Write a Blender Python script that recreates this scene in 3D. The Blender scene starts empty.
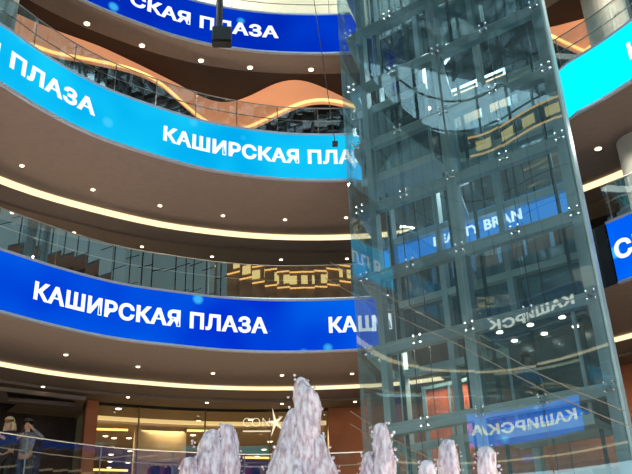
import bpy, bmesh, math, random
from mathutils import Vector, Matrix
random.seed(7)
S = bpy.context.scene
COL = S.collection
PI = math.pi

# ------------------------------------------------------------------ camera
F, PITCH, ROLL, EYE = 800.0, .4521, -.038, 1.6
cd = bpy.data.cameras.new('camera'); cam = bpy.data.objects.new('camera', cd); COL.objects.link(cam)
cd.sensor_fit = 'HORIZONTAL'; cd.sensor_width = 36; cd.lens = 36*F/632; cd.clip_end = 300; cd.clip_start = .05
cam.location = (0, 0, EYE)
cam.matrix_world = Matrix.Translation((0, 0, EYE)) @ Matrix.Rotation(PI/2+PITCH, 4, 'X') @ Matrix.Rotation(ROLL*-1*-1, 4, 'Z')
S.camera = cam

def ray(px, py):                       # direction of sight through a point of the photograph
    X, Y = px-316, py-237
    cr, sr = math.cos(ROLL), math.sin(ROLL)
    a, b = X*cr+Y*sr, -X*sr+Y*cr
    x, u = a/F, -b/F
    c, s = math.cos(PITCH), math.sin(PITCH)
    return Vector((x, c-u*s, s+u*c))
def at_z(px, py, z):
    k = ray(px, py); return Vector((0, 0, EYE))+k*((z-EYE)/k.z)
def at_r(px, py, r):
    k = ray(px, py); return Vector((0, 0, EYE))+k*(r/math.hypot(k.x, k.y))
def at_y(px, py, y):
    k = ray(px, py); return Vector((0, 0, EYE))+k*(y/k.y)

# ------------------------------------------------------------------ materials
def lin(c):
    return tuple(((v/255)/12.92 if v/255 <= .04045 else ((v/255+.055)/1.055)**2.4) for v in c)+(1,)
MATS = {}
def mat(name, rgb, rough=.6, metal=0, noise=0, scale=3, bump=0, **kw):
    if name in MATS: return MATS[name]
    m = bpy.data.materials.new(name); m.use_nodes = True; nt = m.node_tree
    b = nt.nodes['Principled BSDF']; c = lin(rgb)
    b.inputs['Base Color'].default_value = c; b.inputs['Roughness'].default_value = rough; b.inputs['Metallic'].default_value = metal
    if noise or bump:
        tc = nt.nodes.new('ShaderNodeTexCoord'); n = nt.nodes.new('ShaderNodeTexNoise'); n.inputs['Scale'].default_value = scale; n.inputs['Detail'].default_value = 4
        nt.links.new(tc.outputs['Object'], n.inputs['Vector'])
        r = nt.nodes.new('ShaderNodeValToRGB'); r.color_ramp.elements[0].position = .3; r.color_ramp.elements[1].position = .7
        r.color_ramp.elements[0].color = tuple(v*(1-noise) for v in c[:3])+(1,); r.color_ramp.elements[1].color = tuple(min(1, v*(1+noise)) for v in c[:3])+(1,)
        nt.links.new(n.outputs['Fac'], r.inputs['Fac']); nt.links.new(r.outputs['Color'], b.inputs['Base Color'])
        if bump:
            bp = nt.nodes.new('ShaderNodeBump'); bp.inputs['Strength'].default_value = bump; nt.links.new(n.outputs['Fac'], bp.inputs['Height']); nt.links.new(bp.outputs['Normal'], b.inputs['Normal'])
    MATS[name] = m; return m
def glow(name, rgb, k=1.0):
    if name in MATS: return MATS[name]
    m = bpy.data.materials.new(name); m.use_nodes = True; nt = m.node_tree
    nt.nodes.remove(nt.nodes['Principled BSDF']); e = nt.nodes.new('ShaderNodeEmission')
    e.inputs['Color'].default_value = lin(rgb); e.inputs['Strength'].default_value = k
    nt.links.new(e.outputs[0], nt.nodes['Material Output'].inputs['Surface']); MATS[name] = m; return m
def led(name, lo, hi, k=1.0, scale=.35, dots=True):
    m = bpy.data.materials.new(name); m.use_nodes = True; nt = m.node_tree
    nt.nodes.remove(nt.nodes['Principled BSDF']); e = nt.nodes.new('ShaderNodeEmission'); e.inputs['Strength'].default_value = k
    tc = nt.nodes.new('ShaderNodeTexCoord'); n = nt.nodes.new('ShaderNodeTexNoise'); n.inputs['Scale'].default_value = scale; n.inputs['Detail'].default_value = 2
    r = nt.nodes.new('ShaderNodeValToRGB'); r.color_ramp.elements[0].position = .35; r.color_ramp.elements[1].position = .68
    r.color_ramp.elements[0].color = lin(lo); r.color_ramp.elements[1].color = lin(hi)
    nt.links.new(tc.outputs['Object'], n.inputs['Vector']); nt.links.new(n.outputs['Fac'], r.inputs['Fac'])
    out = r.outputs['Color']
    if dots:                                   # the small bright bubbles of the picture on the screen
        v = nt.nodes.new('ShaderNodeTexVoronoi'); v.inputs['Scale'].default_value = .8; nt.links.new(tc.outputs['Object'], v.inputs['Vector'])
        r2 = nt.nodes.new('ShaderNodeValToRGB'); r2.color_ramp.elements[0].position = .07; r2.color_ramp.elements[1].position = .14
        r2.color_ramp.elements[0].color = (.7, .7, .7, 1); r2.color_ramp.elements[1].color = (0, 0, 0, 1)
        nt.links.new(v.outputs['Distance'], r2.inputs['Fac'])
        mx = nt.nodes.new('ShaderNodeMix'); mx.data_type = 'RGBA'; nt.links.new(r2.outputs['Color'], mx.inputs[0])
        nt.links.new(out, mx.inputs[6]); mx.inputs[7].default_value = lin((70, 200, 255)); out = mx.outputs[2]
    nt.links.new(out, e.inputs['Color']); nt.links.new(e.outputs[0], nt.nodes['Material Output'].inputs['Surface']); MATS[name] = m; return m
def glass(name, tint, refl, rough=.0, gtint=(1, 1, 1), body=0, bodyc=(120, 150, 155)):
    if name in MATS: return MATS[name]
    m = bpy.data.materials.new(name); m.use_nodes = True; nt = m.node_tree
    nt.nodes.remove(nt.nodes['Principled BSDF'])
    t = nt.nodes.new('ShaderNodeBsdfTransparent'); t.inputs['Color'].default_value = tint+(1,)
    g = nt.nodes.new('ShaderNodeBsdfGlossy'); g.inputs['Roughness'].default_value = rough; g.inputs['Color'].default_value = gtint+(1,)
    fr = nt.nodes.new('ShaderNodeFresnel'); fr.inputs['IOR'].default_value = 1.5
    ad = nt.nodes.new('ShaderNodeMath'); ad.operation = 'ADD'; ad.inputs[1].default_value = refl; nt.links.new(fr.outputs[0], ad.inputs[0]); ad.use_clamp = True
    mx = nt.nodes.new('ShaderNodeMixShader'); nt.links.new(ad.outputs[0], mx.inputs[0]); nt.links.new(t.outputs[0], mx.inputs[1]); nt.links.new(g.outputs[0], mx.inputs[2])
    out = mx.outputs[0]
    if body:
        d = nt.nodes.new('ShaderNodeBsdfDiffuse'); d.inputs['Color'].default_value = lin(bodyc)
        m2 = nt.nodes.new('ShaderNodeMixShader'); m2.inputs[0].default_value = body; nt.links.new(out, m2.inputs[1]); nt.links.new(d.outputs[0], m2.inputs[2]); out = m2.outputs[0]
    nt.links.new(out, nt.nodes['Material Output'].inputs['Surface']); MATS[name] = m; return m

M_SOF = mat('brown_plaster', (124, 108, 100), .75, noise=.06, scale=6)
M_SOFD = mat('dark_brown_plaster', (96, 76, 62), .8)
M_BLACK = mat('black_ceiling_paint', (42, 36, 35), .8, noise=.1)
M_TRIM = mat('pale_aluminium', (190, 195, 210), .35, .6)
M_RAIL = mat('brushed_steel', (150, 146, 138), .4, .8)
M_STEEL = mat('teal_grey_steel', (178, 204, 208), .5, .1, noise=.08, scale=2)
M_STEELD = mat('dark_steel', (52, 62, 66), .5, .3)
M_CREAM = mat('cream_plaster', (228, 222, 200), .7)
M_FLOOR = mat('polished_stone', (205, 195, 180), .25, noise=.08, scale=1.5)
M_WALL = mat('gallery_wall', (120, 90, 66), .7, noise=.15, scale=.8)
M_COPPER = mat('copper_panel', (176, 104, 66), .38, .45, noise=.15, scale=1.2)
M_DARKW = mat('dark_wood_panel', (62, 38, 28), .5, .2, noise=.2)
M_BEIGE = mat('beige_plaster', (165, 145, 112), .7)
M_COL = mat('pale_column_plaster', (196, 192, 178), .6, noise=.05)
M_PEACH = mat('glowing_peach_ribbon', (235, 165, 122), .5, .15, noise=.08, scale=2)
M_PEACH.node_tree.nodes['Principled BSDF'].inputs['Emission Color'].default_value = lin((226, 152, 108)); M_PEACH.node_tree.nodes['Principled BSDF'].inputs['Emission Strength'].default_value = .8  # emission put into the peach, standing in for light from the strip
M_PANEL = mat('blue_grey_panel', (98, 124, 134), .35, .3, noise=.1, scale=.7)
M_BLK = mat('black_plastic', (14, 14, 16), .45)
M_COVE = glow('cove_light', (255, 228, 176), 1.5)
M_COVE2 = glow('warm_cove_light', (255, 205, 120), 2.2)
M_SPOT = glow('spot_lens', (255, 232, 190), 6)
M_LAMP = glow('cabin_lens', (255, 240, 215), 14)
M_TEXT = glow('white_letters', (245, 250, 255), 1.15)
M_TEXT3 = glow('bright_letters', (240, 236, 215), 2.8)
M_RGLASS = glass('railing_glass', (.86, .92, .9), .34)
M_TGLASS = glass('tower_glass', (.84, .94, .96), .14, gtint=(.86, .97, 1), body=.055, bodyc=(140, 195, 208))  # diffuse body share paints a pale haze over the panes
M_BGLASS = glass('rear_tower_glass', (.82, .9, .92), .08, gtint=(.86, .97, 1))
M_SGLASS = glass('shop_glass', (.93, .93, .9), .05)
M_WGLASS = glass('curtain_wall_glass', (.75, .88, .92), .1)

# ------------------------------------------------------------------ object helpers
def link(name, bm, m, parent=None, smooth=False):
    me = bpy.data.meshes.new(name); bm.normal_update(); bm.to_mesh(me); bm.free()
    if smooth:
        for p in me.polygons: p.use_smooth = True
    o = bpy.data.objects.new(name, me); COL.objects.link(o); me.materials.append(m)
    if parent: o.parent = parent
    return o
def empty(name, loc=(0, 0, 0), rz=0):
    o = bpy.data.objects.new(name, None); COL.objects.link(o); o.location = loc; o.rotation_euler = (0, 0, rz); o.empty_display_size = .2
    return o
def tag(o, label, cat, group=None, kind=None):
    o['label'] = label; o['category'] = cat
    if group: o['group'] = group
    if kind: o['kind'] = kind
    return o
def struct(o): o['kind'] = 'structure'; return o
def box(bm, c, s, rot=None):
    r = bmesh.ops.create_cube(bm, size=1); M = Matrix.Translation(c) @ (rot or Matrix.Identity(4)) @ Matrix.Diagonal((s[0], s[1], s[2], 1))
    bmesh.ops.transform(bm, matrix=M, verts=r['verts'])
def beam(bm, a, b, w, h, up=Vector((0, 0, 1))):       # a box from a to b
    a, b = Vector(a), Vector(b); d = (b-a); L = d.length; d.normalize()
    s = d.cross(up)
    if s.length < 1e-3: s = Vector((1, 0, 0))
    s.normalize(); u = s.cross(d)
    R = Matrix((d, s, u)).transposed().to_4x4()
    box(bm, (a+b)/2, (L, w, h), R)
def tube(bm, pts, r, n=8, cap=True):
    pts = [Vector(p) for p in pts]; rings = []
    rr = r if isinstance(r, (list, tuple)) else [r]*len(pts)
    for i, p in enumerate(pts):
        t = (pts[min(i+1, len(pts)-1)]-pts[max(i-1, 0)]).normalized()
        a = Vector((0, 0, 1)) if abs(t.z) < .9 else Vector((1, 0, 0))
        u = t.cross(a).normalized(); v = t.cross(u)
        rings.append([bm.verts.new(p+rr[i]*(math.cos(2*PI*k/n)*u+math.sin(2*PI*k/n)*v)) for k in range(n)])
    for A, B in zip(rings, rings[1:]):
        for k in range(n): bm.faces.new((A[k], A[(k+1) % n], B[(k+1) % n], B[k]))
    if cap: bm.faces.new(rings[0][::-1]); bm.faces.new(rings[-1])
def strip(bm, A, B):                                  # quads between two point rows
    va = [bm.verts.new(p) for p in A]; vb = [bm.verts.new(p) for p in B]
    for i in range(len(va)-1): bm.faces.new((va[i], va[i+1], vb[i+1], vb[i]))

# ------------------------------------------------------------------ gallery curves
def catmull(P, n=10, closed=True):
    out = []; N = len(P)
    for i in range(N if closed else N-1):
        p0, p1, p2, p3 = (Vector(P[(i-1) % N]), Vector(P[i]), Vector(P[(i+1) % N]), Vector(P[(i+2) % N]))
        for k in range(n):
            t = k/n
            out.append(.5*((2*p1)+(-p0+p2)*t+(2*p0-5*p1+4*p2-p3)*t*t+(-p0+3*p1-3*p2+p3)*t**3))
    return out
PL, PR = Vector((1.195, 18.36, 0)), Vector((5.62, 15.19, 0))
U = (PR-PL).normalized(); W = (PR-PL).length; NB = Vector((-U.y, U.x, 0))          # NB points away from the camera
if NB.y < 0: NB = -NB
DEP = 2.2
ND = Vector((.31, .951, 0))                           # direction of the tower's side faces
class Ring:
    """closed floor edge, clockwise from where the tower's right side meets it"""
    def __init__(s, pts, n_land):
        Q = catmull(pts, 14); L = [0]
        for a, b in zip(Q, Q[1:]+Q[:1]): L.append(L[-1]+(b-a).length)
        s.len = L[-1]; N = 420; s.P = []; s.N = []; j = 0
        QQ = Q+[Q[0]]
        for i in range(N):
            d = s.len*i/N
            while L[j+1] < d: j += 1
            t = (d-L[j])/(L[j+1]-L[j]); s.P.append(QQ[j].lerp(QQ[j+1], t))
        s.n = N; s.ds = s.len/N
        for i in range(N):
            t = (s.P[(i+2) % N]-s.P[(i-2) % N]).normalized(); s.N.append(Vector((-t.y, t.x)))
        s.mo = []
        for p, m in zip(s.P, s.N):                     # keep the slabs clear of the lift tower's footprint
            o = -99
            if p.y > 14:
                for k in range(0, 40):
                    q = Vector((p.x+m.x*k*.1, p.y+m.y*k*.1, 0)); v = (q-PL).dot(NB)/ND.dot(NB); u = (q-PL-ND*v).dot(U)/W
                    if -.04 < u < 1.04 and v < DEP+.22: o = k*.1+.1
            s.mo.append(o)
    def at(s, d, off=0, z=0):
        x = (d/s.ds) % s.n; i = int(x); f = x-i; j = (i+1) % s.n
        p = s.P[i % s.n].lerp(s.P[j], f); m = s.N[i % s.n].lerp(s.N[j], f).normalized(); off = max(off, s.mo[i % s.n])
        return Vector((p.x+m.x*off, p.y+m.y*off, z))
    def nrm(s, d):
        x = (d/s.ds) % s.n; i = int(x); m = s.N[i % s.n]; return Vector((m.x, m.y, 0))
    def near(s, x, y):
        return min(range(s.n), key=lambda i: (s.P[i]-Vector((x, y))).length)*s.ds
    def row(s, d0, d1, off, z, step=.35):
        n = max(2, int((d1-d0)/step)); return [s.at(d0+(d1-d0)*k/n, off, z) for k in range(n+1)]
    def s_of_px(s, px, py, off=0):                     # arc length where the sight azimuth meets the front half of the curve
        k = ray(px, py); a = math.atan2(k.x, k.y); best = None
        for i in range(s.n*4):
            d = s.len*i/(s.n*4); p = s.at(d, off)
            if p.y < 9: continue
            e = abs(math.atan2(p.x, p.y)-a)
            if best is None or e < best[0]: best = (e, d)
        return best[1]
RA = Ring([(6.78, 16.8), (7.9, 15.3), (9.8, 11.8), (10.8, 7), (10.2, 2), (7, -3), (2, -5.2), (-2.8, -2.6), (-6.4, 2), (-9.06, 4.25), (-12.4, 5.75), (-13.8, 8.2), (-12.4, 11.4), (-9.9, 14), (-8.4, 15.8), (-7.37, 17.02), (-6.42, 18.13), (-5.2, 19.25), (-3.7, 20.05), (-2.4, 20.6), (-.9, 20.92), (.9, 20.98), (2.2, 20.75), (4.3, 19.2), (5.9, 17.9)], 0)
RB = Ring([(6.32, 16.75), (7.57, 15.1), (9.5, 11.5), (10.6, 7), (10, 2), (7, -3), (2, -5.2), (-2.8, -2.6), (-6.4, 2), (-9.06, 4.25), (-12.3, 5.6), (-12.9, 7.6), (-11, 9.8), (-8.6, 11.9), (-6.98, 14.35), (-6.5, 15.2), (-5.83, 16.17), (-5.02, 17.02), (-3.55, 18.1), (-2.5, 18.66), (-.81, 19.2), (1.05, 19.38), (2.7, 19.15), (4.1, 18.55), (5.3, 17.75)], 0)
RC = Ring([(6.32, 16.75), (7.57, 15.1), (9.5, 11.5), (10.6, 7), (10, 2), (7, -3), (2, -5.2), (-2.8, -2.6), (-6.4, 2), (-9.06, 4.25), (-12.3, 5.6), (-12.9, 7.8), (-11.3, 10.6), (-9, 13.2), (-7.6, 15), (-6.1, 16.69), (-4.49, 17.9), (-3.74, 18.35), (-2.7, 18.8), (-1.1, 19.19), (.9, 19.35), (2.7, 19.15), (4.1, 18.55), (5.3, 17.75)], 0)
ZA, ZB, ZC = 8.32, 12.74, 17.15
BH = 1.5

# ------------------------------------------------------------------ setting: floor, slabs, ceilings
bm = bmesh.new(); box(bm, (0, 8, -.1), (60, 60, .2)); struct(link('floor', bm, M_FLOOR))

def soffit(name, R, z, o0, o1, m, z1=None):
    bm = bmesh.new(); strip(bm, R.row(0, R.len, o0, z), R.row(0, R.len, o1, z if z1 is None else z1))
    return struct(link(name, bm, m))
EA, EB = 6.1, 5.65
for (nm, R, z, E) in (('middle', RA, ZA, EA), ('upper', RB, ZB, EB)):
    bm = bmesh.new()
    strip(bm, R.row(0, R.len, 0, z), R.row(0, R.len, 3.42, z)); strip(bm, R.row(0, R.len, 3.42, z), R.row(0, R.len, 3.76, z+.04))
    strip(bm, R.row(0, R.len, 3.76, z+.02), R.row(0, R.len, E-.95, z+.02))
    strip(bm, R.row(0, R.len, E-.95, z+.02), R.row(0, R.len, E-.95, z-.06))
    struct(link('ceiling', bm, M_SOF))
    bm = bmesh.new()
    strip(bm, R.row(0, R.len, E-.95, z-.06), R.row(0, R.len, E, z-.06)); strip(bm, R.row(0, R.len, E, z-.06), R.row(0, R.len, E, z+.3))
    struct(link('ceiling', bm, mat('soffit_border', (128, 108, 92), .75)))
    bm = bmesh.new(); strip(bm, R.row(0, R.len, E-.3, z+.25), R.row(0, R.len, 9.5, z+.25)); struct(link('ceiling', bm, M_BLACK))
bm = bmesh.new(); strip(bm, RC.row(0, RC.len, 0, ZC), RC.row(0, RC.len, 1.0, ZC)); strip(bm, RC.row(0, RC.len, 1.0, ZC), RC.row(0, RC.len, 1.0, ZC+.5)); struct(link('ceiling', bm, M_SOF))
bm = bmesh.new(); strip(bm, RC.row(0, RC.len, .9, ZC+.5), RC.row(0, RC.len, 9.5, ZC+.5)); struct(link('ceiling', bm, M_BLACK))
# gallery floors
for R, z in ((RA, ZA+1.15), (RB, ZB+1.15), (RC, ZC+1.15)):
    bm = bmesh.new(); strip(bm, R.row(0, R.len, .05, z), R.row(0, R.len, 9.5, z)); struct(link('floor', bm, M_FLOOR))
# first floor
Z1 = 4.35
bm = bmesh.new(); strip(bm, RA.row(0, RA.len, -.8, Z1), RA.row(0, RA.len, 18, Z1)); strip(bm, RA.row(0, RA.len, -.8, Z1-.5), RA.row(0, RA.len, 18, Z1-.5)); strip(bm, RA.row(0, RA.len, -.8, Z1-.5), RA.row(0, RA.len, -.8, Z1))
struct(link('floor', bm, M_FLOOR))
# back walls of the galleries
def backwall(R, z0, z1, off, m, d0=None, d1=None, name='wall_gallery'):
    bm = bmesh.new(); strip(bm, R.row(d0 or 0, d1 or R.len, off, z0), R.row(d0 or 0, d1 or R.len, off, z1)); return struct(link(name, bm, m))
backwall(RA, ZA+1.15, ZB+.25, 9.4, M_WALL); backwall(RB, ZB+1.15, ZC+.5, 9.4, M_WALL)
backwall(RA, 0, Z1-.5, 12, M_WALL, name='wall_ground')

# ------------------------------------------------------------------ LED screens with lettering
def text_mesh(body, off=.034):
    c = bpy.data.curves.new('t', 'FONT'); c.body = body; c.size = 1; c.offset = .008 if off > 0 else -.03; c.bevel_depth = .034 if off > 0 else .006; c.bevel_resolution = 0; c.resolution_u = 3; c.space_character = 1.06
    o = bpy.data.objects.new('t', c); COL.objects.link(o); bpy.context.view_layer.update()
    me = bpy.data.meshes.new_from_object(o.evaluated_get(bpy.context.evaluated_depsgraph_get()))
    bpy.data.objects.remove(o); bpy.data.curves.remove(c); return me
def put_words(R, body, d0, width, z, height, parent, **k):
    def wid(t): me = text_mesh(t); xs = [v.co.x for v in me.vertices]; bpy.data.meshes.remove(me); return max(xs)-min(xs)
    tot = wid(body); out = []
    for i, wd in enumerate(body.split(' ')):
        ww = wid(wd)/tot*width; out.append(put_text(R, wd, d0 if i == 0 else d0+width-ww, ww, z, height, parent, **k))
    return out
def put_text(R, body, d0, width, z, height, parent, m=M_TEXT, off=-.045, name='lettering'):
    me = text_mesh(body, -1 if name == 'letters' else 1); xs = [v.co.x for v in me.vertices]; ys = [v.co.y for v in me.vertices]
    x0, x1, y0, y1 = min(xs), max(xs), min(ys), max(ys)
    # cut long edges so that the letters bend with the screen
    bm = bmesh.new(); bm.from_mesh(me); bm.normal_update()
    for v in bm.verts:
        u = (v.co.x-x0)/(x1-x0)*width; h = (v.co.y)/(.73)*height
        v.co = R.at(d0+u, off-v.co.z*.3, z+h)
    bpy.data.meshes.remove(me)
    o = link(name, bm, m, parent); return o
def led_band(R, z, d0, d1, m, label, texts, tm=None):
    root = empty('led_screen', R.at((d0+d1)/2, 0, z))
    inv = Matrix.Translation(-root.location)
    def L(bm, nm, mm):
        bmesh.ops.transform(bm, matrix=inv, verts=bm.verts); return link(nm, bm, mm, root)
    bm = bmesh.new()
    a, b = R.row(d0, d1, 0, z+.03), R.row(d0, d1, 0, z+BH-.03); c, d = R.row(d0, d1, .3, z+.03), R.row(d0, d1, .3, z+BH-.03)
    strip(bm, a, b); sc = L(bm, 'screen', m)
    bm = bmesh.new(); strip(bm, c, d); strip(bm, [a[0], c[0]], [b[0], d[0]]); strip(bm, [a[-1], c[-1]], [b[-1], d[-1]]); strip(bm, b, d); L(bm, 'housing', M_BLK)
    for zz, nm in ((z, 'bottom_trim'), (z+BH, 'top_trim')):
        bm = bmesh.new(); n = R.row(d0, d1, -.03, zz)
        for (o1, q1, o2, q2) in ((-.03, -.03, -.03, .03), (-.03, .03, .06, .03), (-.03, -.03, .06, -.03)):
            strip(bm, R.row(d0, d1, o1, zz+q1), R.row(d0, d1, o2, zz+q2))
        L(bm, nm, M_TRIM)
    for body, s0, w in texts:
        for o in put_words(R, body, s0, w, z+.53, .42, root, m=tm or M_TEXT): o.data.transform(inv)
    tag(root, label, 'screen'); return root
def sA(px, py): return RA.s_of_px(px, py)
def sB(px, py): return RB.s_of_px(px, py)
def sC(px, py): return RC.s_of_px(px, py)
aL, bL, cL = sA(380, 325), sB(366, 160), sC(400, 15)
T = 'КАШИРСКАЯ ПЛАЗА'
a0, a1 = sA(33, 295), sA(268, 327); wA = a1-a0; per = sA(328, 325)-a0
b0 = sB(163, 130); wB = wA*.98; 
print('lens', RA.len, aL, wA, per, RB.len, bL)
LA_lo = led('blue_screen_picture', (0, 50, 205), (0, 110, 240), 1.0, scale=.25)
LB_lo = led('cyan_screen_picture', (0, 166, 230), (25, 208, 246), 1.05)
LC_lo = led('royal_blue_screen_picture', (0, 40, 178), (0, 62, 205), 1.0)
LB_r = led('bright_cyan_screen_picture', (0, 232, 250), (0, 250, 255), 1.2, dots=False)
LA_r = led('azure_screen_picture', (0, 92, 235), (0, 125, 250), 1.05)
splitA, splitB = RA.len*.36, RB.len*.36
ts = [(T, a0, wA)]+[('КАШИ', a0+per, wA*.277)]
nA, nB = RA.near(-8.4, 15.8), RB.near(-7.6, 13.3)
led_band(RA, ZA, nA, aL, LA_lo, 'long deep blue curved LED screen of the middle gallery, left of the glass lift tower', ts)
bs = sB(8, 67)-0
pB = sB(94, 110)                      # right end of the word that is cut by the left border
led_band(RB, ZB, nB, bL, LB_lo, 'cyan curved LED screen of the gallery above, left of the glass lift tower', [(T, b0, wB), ('Я ПЛАЗА', pB-wB*.52, wB*.52)])
c1 = sC(278, 38)
led_band(RC, ZC, RC.near(-7.2, 15.5), cL, LC_lo, 'royal blue curved LED screen at the top, behind the black hanging speaker', [(T, c1-wB*1.14, wB*1.14)])
# right-hand screens
bR = RB.s_of_px(557, 90); bR = bR if bR < RB.len*.5 else 0
aR = RA.s_of_px(607, 250); aR = aR if aR < RA.len*.5 else 0
aR0 = RA.s_of_px(592, 255); aR0 = aR0 if aR0 < RA.len*.5 else 0
print('right', bR, aR, aR0)
led_band(RB, ZB, bR, splitB-.05, LB_r, 'plain bright cyan LED screen right of the glass lift tower, upper gallery', [(T, RB.s_of_px(629, 48), wB), (T, RB.s_of_px(629, 48)+wB+2, wB)])
sR = RA.s_of_px(616, 255)
led_band(RA, ZA, aR, splitA-.05, LA_r, 'azure LED screen right of the lift tower, lower gallery, cut by the photo edge', [('СКАЯ ПЛАЗА', sR, wA*.66), (T, sR+wA, wA)])
bm = bmesh.new(); strip(bm, RA.row(-.6, aR-.03, -.02, ZA), RA.row(-.6, aR-.03, -.02, ZA+BH)); strip(bm, RA.row(-.6, aR-.03, -.02, ZA+BH), RA.row(-.6, aR-.03, .3, ZA+BH)); strip(bm, RA.row(-.6, aR-.03, .3, ZA), RA.row(-.6, aR-.03, .3, ZA+BH))
tag(link('dark_end_panel', bm, M_BLK), 'black unlit panel between the glass lift tower and the azure screen', 'panel')
q0, q1 = RA.near(-8.9, 4.15), RA.near(-13.7, 7.8); q1 = min(q1, q0+6.0); SA = (q0+.8, q1); LA_s = led('opposite_screen_picture', (10, 80, 190), (30, 115, 215), 3.4)
led_band(RA, ZA, q0+.8, q1, LA_s, 'short blue screen across the hall, mirrored in the foot of the tower glass', [('КАШИРСКА', q0+1.0, min(4.9, q1-q0-1.1))], tm=M_TEXT3)
LB_s = led('dim_screen_picture', (10, 22, 50), (24, 44, 84), 1.0, dots=False); q0, q1 = RB.near(-8.9, 4.15), RB.near(-12.8, 6.6); SB = (q0-.3, q1)
led_band(RB, ZB+.4, q0-.3, q1, LB_s, 'dim screen across the hall, mirrored in the middle of the tower glass', [('КАШИРСК', q0+.1, min(4.6, q1-q0-.2))], tm=M_TEXT3)
# slab edges behind the tower (no screen there) and around the top floor
def fascia(R, z, d0, d1, m, h=BH, nm='slab_fascia'):
    bm = bmesh.new(); strip(bm, R.row(d0, d1, 0, z), R.row(d0, d1, 0, z+h)); strip(bm, R.row(d0, d1, 0, z+h), R.row(d0, d1, .3, z+h)); o = link('trim_landing', bm, m); return struct(o)

for R_, z_, a_, (b_, c_), d_ in ((RA, ZA, splitA, SA, nA), (RB, ZB, splitB, SB, nB)): fascia(R_, z_, a_, b_-.02, M_WALL); fascia(R_, z_, c_+.02, d_-.02, M_WALL)
fascia(RA, ZA, aL+.02, RA.len-.6, M_PANEL); fascia(RB, ZB, bL+.02, RB.len+bR-.02, M_PANEL); fascia(RC, ZC, cL+.02, RC.len*1.60-.02, M_PANEL)


# ------------------------------------------------------------------ glass balustrades
def balustrade(R, z, d0, d1, label, h=.95, hand=.62, step=2.0, off=.12, gm=None):
    root = empty('glass_balustrade', R.at((d0+d1)/2, off, z)); inv = Matrix.Translation(-root.location)
    def L(bm, nm, mm): bmesh.ops.transform(bm, matrix=inv, verts=bm.verts); return link(nm, bm, mm, root)
    bm = bmesh.new(); strip(bm, R.row(d0, d1, off, z), R.row(d0, d1, off, z+h)); L(bm, 'glass', gm or M_RGLASS)
    bm = bmesh.new(); tube(bm, R.row(d0, d1, off, z+h, .5), .016, 6); L(bm, 'top_rail', M_RAIL)
    bm = bmesh.new(); tube(bm, R.row(d0, d1, off+.1, z+hand, .5), .014, 6); L(bm, 'handrail', M_RAIL)
    n = int((d1-d0)/step)
    for k in range(n+1):
        bm = bmesh.new(); p = R.at(d0+.1+k*step, off+.03, z); 
        if d0+.1+k*step > d1: continue
        tube(bm, [p-Vector((0, 0, .05)), p+Vector((0, 0, h))], .014, 6); L(bm, 'post', M_RAIL)
    tag(root, label, 'railing'); return root
balustrade(RA, ZA+BH, splitA, aL, 'glass railing standing above the long deep blue screen', h=1.12, hand=.7, step=4.2)
balustrade(RB, ZB+BH, splitB, bL, 'glass railing above the cyan screen, in front of the wavy copper ribbon', h=1.0, hand=.62, step=1.17)
balustrade(RC, ZC+BH, RC.near(-7.2, 15.5), cL, 'glass railing above the royal blue screen at the top of the photo', h=.9, hand=.6, step=3, gm=glass('low_railing_glass', (.93, .95, .95), .02))
balustrade(RB, ZB+BH, bR, splitB-.05, 'glass railing above the plain bright cyan screen at upper right', h=1.0, hand=.62, step=2.3)
balustrade(RA, ZA+BH, aR0, splitA-.05, 'glass railing above the azure screen at the right edge', h=1.0, hand=.62, step=2.3)
r0, r1 = RA.s_of_px(-30, 450), RA.s_of_px(362, 450)
balustrade(RA, Z1, r0-3, r1, 'low glass railing of the shop floor in front of the glazed shop', h=1.1, hand=.82, step=1.9, off=-.72, gm=glass('low_railing_glass', (.93, .95, .95), .02))

# ------------------------------------------------------------------ cove light lines
def cove(R, z, d0, d1, label):
    bm = bmesh.new()
    strip(bm, R.row(d0, d1, 3.42, z-.05), R.row(d0, d1, 3.74, z-.05)); strip(bm, R.row(d0, d1, 3.42, z-.02), R.row(d0, d1, 3.42, z-.05)); strip(bm, R.row(d0, d1, 3.74, z-.02), R.row(d0, d1, 3.74, z-.05))
    o = link('light_line', bm, M_COVE); tag(o, label, 'light'); return o
cove(RA, ZA, splitA, aL+.5, 'curved warm light line in the brown ceiling under the deep blue screen')
cove(RB, ZB, splitB, bL+.6, 'curved warm light line in the brown ceiling under the cyan screen')
cove(RB, ZB, RB.len*.93-RB.len, splitB-.1, 'warm light line in the ceiling right of the tower, under the plain cyan screen')
cove(RA, ZA, RA.len*.95-RA.len, splitA-.1, 'warm light line in the ceiling right of the tower, under the azure screen')

# ------------------------------------------------------------------ round spotlights
ORD = ['first', 'second', 'third', 'fourth', 'fifth', 'sixth', 'seventh', 'eighth', 'ninth', 'tenth', 'eleventh', 'twelfth']
bm = bmesh.new(); bmesh.ops.create_cone(bm, cap_ends=True, segments=16, radius1=.1, radius2=.1, depth=.03)
bmesh.ops.transform(bm, matrix=Matrix.Translation((0, 0, 0)), verts=bm.verts)
ringme = link('downlight_ring', bm, mat('spot_trim', (230, 215, 190), .4)); 
bm = bmesh.new(); bmesh.ops.create_cone(bm, cap_ends=True, segments=16, radius1=.075, radius2=.075, depth=.02); lensme = link('lens', bm, M_SPOT)
RM, LM = ringme.data, lensme.data
bpy.data.objects.remove(ringme); bpy.data.objects.remove(lensme)
def spot(p, label, group, sc=1.0):
    r = empty('ceiling_spotlight', p); tag(r, label, 'spotlight', group); r.scale = (sc, sc, 1)
    a = bpy.data.objects.new('trim_ring', RM); COL.objects.link(a); a.parent = r; a.location = (0, 0, -.012)
    b = bpy.data.objects.new('lens', LM); COL.objects.link(b); b.parent = a; b.location = (0, 0, -.012)
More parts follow.
